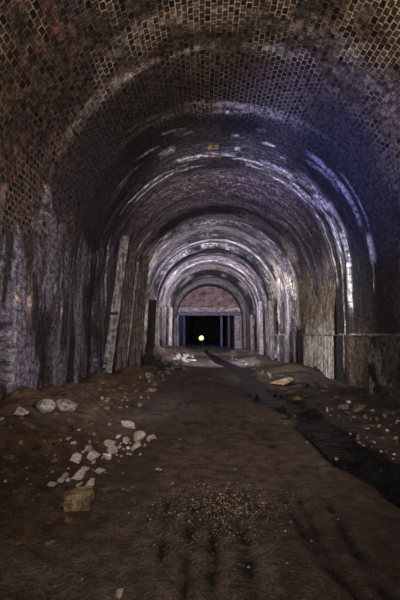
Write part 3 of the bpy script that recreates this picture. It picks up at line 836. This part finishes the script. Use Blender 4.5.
rock('stone', 151, 392, 14, M_OCH, 'bright ochre stone lying by the brown mound on the left', flat=.3)
rock('stone', 329, 412, 6, M_WHITE, 'small bright white stone on the mud before the right panel', flat=1.1)
rock('rubble_slab', 360, 413, 25, M_TAN, 'largest tan rubble lump on the right bank', flat=.38, sink=.25)
rock('rubble_slab', 344, 410, 20, M_GREY, 'grey-brown rubble lump left of the largest on the right bank', flat=.35, sink=.25)
rock('stone', 299, 403, 13, M_OCH, 'ochre stone at the bend of the ditch', flat=.55)
rock('stone_slab', 290, 394, 22, M_TAN, 'thin tan slab lying above the bend of the ditch', flat=.16, kind='slab', rz=.1)
rock('stone_slab', 354, 463, 11, M_GREY, 'flat grey stone on the left lip of the ditch', flat=.25, kind='slab')
rock('stone_slab', 387, 485, 15, M_TAN, 'flat tan stone on the ditch edge near the right border', flat=.25, kind='slab')
rock('stone', 284, 386, 32, M_TAN, 'broad low tan hump of stone under the right wall', flat=.30, sink=.3)
for i, (px, py, w) in enumerate(((306, 385, 12), (315, 384, 14), (322, 387, 12))):
    rock('stone', px, py + 3, w, M_DARK, ('left', 'middle', 'right')[i] + ' one of three black lumps at the foot of the pale panel', flat=.6)
rock('stone_slab', 192, 361, 13, M_WHITE, 'pale flat slab on the far track, below and left of the lamp', flat=.2, kind='slab', rz=0)

G1 = 'pale lime rubble on the left'
L1 = 'pale broken lime lump in the rubble trail above the squared block'
for px, py, w in ((110, 445, 11), (109, 452, 10), (124, 442, 10), (128, 436, 6), (139, 441, 13), (135, 447, 9), (152, 440, 8), (90, 460, 15), (100, 455, 8),
                  (74, 464, 13), (82, 470, 8), (97, 473, 12), (104, 466, 6), (78, 478, 12), (84, 476, 8), (106, 459, 10), (66, 476, 8), (86, 450, 7),
                  (117, 447, 6), (145, 445, 5), (71, 443, 8), (66, 438, 6), (92, 467, 6), (70, 469, 6), (80, 460, 6), (118, 437, 5), (76, 486, 6), (60, 481, 7)):
    rock('rubble', px + rnd.uniform(-2, 2), py + 2, w * 1.4, M_WHITE, L1, G1, flat=rnd.uniform(.45, .8), cat='rubble')
for k in range(55):
    t = rnd.random(); px = 72 + 72 * t + rnd.gauss(0, 6); py = 480 - 42 * t ** .7 + rnd.gauss(0, 5)
    rock('rubble', px, py, rnd.uniform(2.5, 6), M_WHITE, 'small white lime fragment strewn between the larger lumps of the left trail', 'small lime fragments on the left', flat=rnd.uniform(.5, .9), cat='rubble')
G2 = 'stone chips on the left bank'
for _ in range(70):
    px = rnd.uniform(0, 130); py = rnd.uniform(420, 520) - px * .05
    rock('stone_chip', px, py, rnd.choice((2, 2.5, 3, 4, 5)), rnd.choice((M_WHITE, M_TAN, M_GREY, M_OCH)), 'small stone chip scattered over the left bank', G2, flat=rnd.uniform(.4, .8), cat='stone chip')
G3 = 'chips on the mud track'
for px, py in ((123, 474), (157, 470), (160, 471), (172, 484), (127, 491), (133, 488), (120, 500), (55, 588), (81, 581), (155, 470), (210, 380), (180, 440), (236, 470), (150, 520), (250, 455)):
    rock('stone_chip', px, py, rnd.uniform(3, 5), M_WHITE, 'thin pale chip lying loose on the open mud track', G3, flat=.3, kind='slab', cat='stone chip')
G4 = 'rubble on the right bank'
for px, py, w in ((367, 419, 8), (386, 418, 7), (394, 416, 7), (369, 430, 6), (360, 440, 8), (361, 445, 10), (365, 449, 7), (375, 444, 7), (384, 439, 6), (388, 432, 5), (350, 414, 6),
                  (378, 420, 6), (355, 418, 5), (374, 412, 6), (396, 464, 8), (392, 426, 5), (340, 417, 5), (335, 404, 5), (350, 403, 7), (380, 428, 4), (397, 440, 6), (388, 452, 5), (399, 422, 6)):
    rock('rubble', px, py, w, rnd.choice((M_WHITE, M_BLD, M_GREY, M_TAN)), 'pale broken stone among the rubble between ditch and right wall', G4, flat=rnd.uniform(.4, .7), cat='rubble')
for _ in range(45):
    px = rnd.uniform(330, 400); py = rnd.uniform(403, 440) + (px - 330) * .3
    rock('stone_chip', px, py, rnd.choice((2, 2.5, 3, 4)), rnd.choice((M_WHITE, M_TAN, M_GREY)), 'small stone chip scattered over the right bank', 'stone chips on the right bank', flat=.6, cat='stone chip')
G5 = 'wet slabs in the ditch'
for _ in range(34):
    t = rnd.random(); a = (252 + 70 * t, 398 + 44 * t); px = a[0] + rnd.uniform(0, 34); py = a[1] + rnd.uniform(0, 12)
    rock('stone_slab', px, py, rnd.uniform(6, 15), rnd.choice((M_DARK, M_DARK, M_GREY)), 'dark wet slab lying in the shallow ditch', G5, flat=.18, kind='slab', cat='stone')
for px, py, w in ((337, 467, 7), (345, 470, 6), (371, 478, 7), (378, 484, 5), (366, 480, 5), (307, 444, 5), (318, 447, 6), (330, 459, 5), (352, 474, 5), (361, 478, 5)):
    rock('stone', px, py, w, rnd.choice((M_DARK, M_TAN, M_GREY)), 'small stone on the crumbling left lip of the ditch', 'stones on the ditch lip', flat=.6)
G6 = 'grey rubble by the far left wall'
for _ in range(80):
    t = rnd.random(); px = 150 + 38 * t + rnd.gauss(0, 5); py = 380 - 24 * t + rnd.gauss(0, 4)
    rock('rubble', px, min(max(py, 356), 388), rnd.uniform(4, 11), rnd.choice((M_GREY, M_GREY, M_BLD)), 'grey broken rubble heaped beside the far left wall', G6, flat=rnd.uniform(.4, .8), cat='rubble')
for _ in range(30):
    px = rnd.uniform(232, 275); py = 356 + (px - 232) * .5 + rnd.uniform(-2, 4)
    rock('rubble', px, py, rnd.uniform(3, 6), rnd.choice((M_GREY, M_TAN, M_DARK)), 'small broken stone at the foot of the far right wall', 'rubble by the far right wall', flat=.5, cat='rubble')
for _ in range(40):
    px = rnd.uniform(98, 150); py = rnd.uniform(378, 410)
    rock('rubble', px, py, rnd.uniform(3, 8), rnd.choice((M_OCH, M_TAN, M_DARK, M_GREY)), 'brown lump on the earth mound at the foot of the boards', 'lumps on the brown mound', flat=.6, cat='rubble')
for _ in range(40):
    px = rnd.uniform(340, 400) if rnd.random() < .4 else rnd.uniform(265, 345); py = 392 + rnd.uniform(0, 14)
    rock('earth_clod', px, py, rnd.uniform(3, 7), rnd.choice((M_DARK, M_DARK, M_CLOD)), 'dark earth clod along the foot of the right wall', 'earth clods by the right wall', flat=.6, cat='earth clod')

for _ in range(90):
    px = rnd.uniform(0, 105); py = rnd.uniform(412, 530)
    rock('earth_clod', px, py, rnd.uniform(4, 11), rnd.choice((M_CLOD, M_CLOD, M_DARK)), 'brown clod of earth lying on the left bank', 'earth clods on the left bank', flat=.5, cat='earth clod', sink=.3)
# gravel patch in the middle of the track
def gravel():
    r = random.Random(5); P = []; FC = []; mi = []
    me = bpy.data.meshes.new('gravel')
    for k in range(3600):
        a = r.gauss(0, 1); b_ = r.gauss(0, 1)
        px = 220 + a * 31; py = 508 + b_ * 12
        if r.random() < .25: px = 220 + a * 55; py = 520 + b_ * 30
        if py < 484 or py > 599 or px < 105: continue
        p = on_z(px, py, 0); s = min(.0135, .0035 + abs(r.gauss(0, .0036)))
        o = len(P)
        ax = [Vector((r.gauss(0, 1), r.gauss(0, 1), r.gauss(0, 1))).normalized() * s * r.uniform(.7, 1.2) for _ in range(6)]
        base = [(1, 0, 0), (-1, 0, 0), (0, 1, 0), (0, -1, 0), (0, 0, .8), (0, 0, -.8)]
        for q in base:
            P.append((p.x + q[0] * s * r.uniform(.7, 1.2), p.y + q[1] * s * r.uniform(.7, 1.2), [p.x, p.y, s, q[2]]))
        for f in ((0, 2, 4), (2, 1, 4), (1, 3, 4), (3, 0, 4), (2, 0, 5), (1, 2, 5), (3, 1, 5), (0, 3, 5)):
            FC.append([o + i for i in f]); 
        mi += [r.choice((0, 0, 1, 2, 3, 3, 3, 3))] * 8
    xs = np.array([v[0] for v in P]); ys_ = np.array([v[1] for v in P])
    cx_ = np.array([v[2][0] for v in P]); cy_ = np.array([v[2][1] for v in P])
    gz_ = height_g(cx_[None], cy_[None])[0][0]
    V = [(float(xs[i]), float(ys_[i]), float(gz_[i] + v[2][2] * (v[2][3] + .35))) for i, v in enumerate(P)]
    me.from_pydata(V, [], FC)
    for m in (M_TAN, M_WHITE, M_OCH, M_DARK): me.materials.append(m)
    me.polygons.foreach_set('material_index', mi)
    o = link('gravel', me); tag(o, 'patch of loose fine gravel in the middle of the muddy foreground track', 'gravel', kind='stuff')
gravel()

# ------------------------------------------------------------------ light
w = bpy.data.worlds.new('world'); SC.world = w; w.use_nodes = True
w.node_tree.nodes['Background'].inputs[0].default_value = (.25, .27, .4, 1)
w.node_tree.nodes['Background'].inputs[1].default_value = .25
def spot(name, loc, aim, e, col, size, blend=.8, rad=.25):
    l = bpy.data.lights.new(name, 'SPOT'); l.energy = e; l.color = col; l.spot_size = math.radians(size); l.spot_blend = blend; l.shadow_soft_size = rad
    o = bpy.data.objects.new(name, l); C.objects.link(o); o.location = loc
    o.rotation_euler = (Vector(aim) - Vector(loc)).to_track_quat('-Z', 'Y').to_euler(); return o
spot('flash_lamp', (-.6, -.8, 2.6), (1.0, 8, 5.5), 1850, (1, .88, .77), 110)
spot('torch_near_floor', (.4, -.6, 3.0), (-.4, 7, 0), 430, (1, .84, .70), 84, 1)
spot('fill_left_wall', (1.2, 4.0, 1.8), (-3.6, 8.8, 2.4), 330, (.95, .85, 1), 90)  # added fill spot, no visible source, lifts the left wall
spot('fill_middle', (.2, 14.0, 2.4), (1.2, 23, 4.2), 4600, (.91, .88, 1), 112)  # unseen spot added mid-tunnel to brighten the rings ahead
spot('fill_far', (.4, 20, 2.4), (.6, 33, 6.0), 4800, (.93, .87, 1), 95)  # second unseen spot, added to light the far vault
spot('fill_blue', (-1.5, 2.0, 2.0), (3.2, 9.4, 6.2), 4300, (.24, .31, 1), 46, 1)  # added blue spot without a visible source, tints the right haunch
spot('fill_right_wall', (-.5, 8.6, 2.4), (4.7, 14.0, 2.2), 1300, (1, .93, .88), 85)  # unseen fill added to brighten the pale panel and right wall
spot('fill_vault', (.2, 7.5, 2.2), (.7, 13.2, 7.4), 1100, (.88, .84, 1), 70, 1)  # extra fill aimed at the crown, added with no lamp in view
spot('fill_portal', (.6, 41, 2.8), (.6, 70, 3), 900, (.14, .2, 1), 130)  # hidden blue fill added to light the walls past the girder dimly

vs = SC.view_settings
vs.view_transform = 'Standard'; vs.look = 'None'; vs.gamma = 1; vs.use_curve_mapping = False; vs.exposure = 0.0
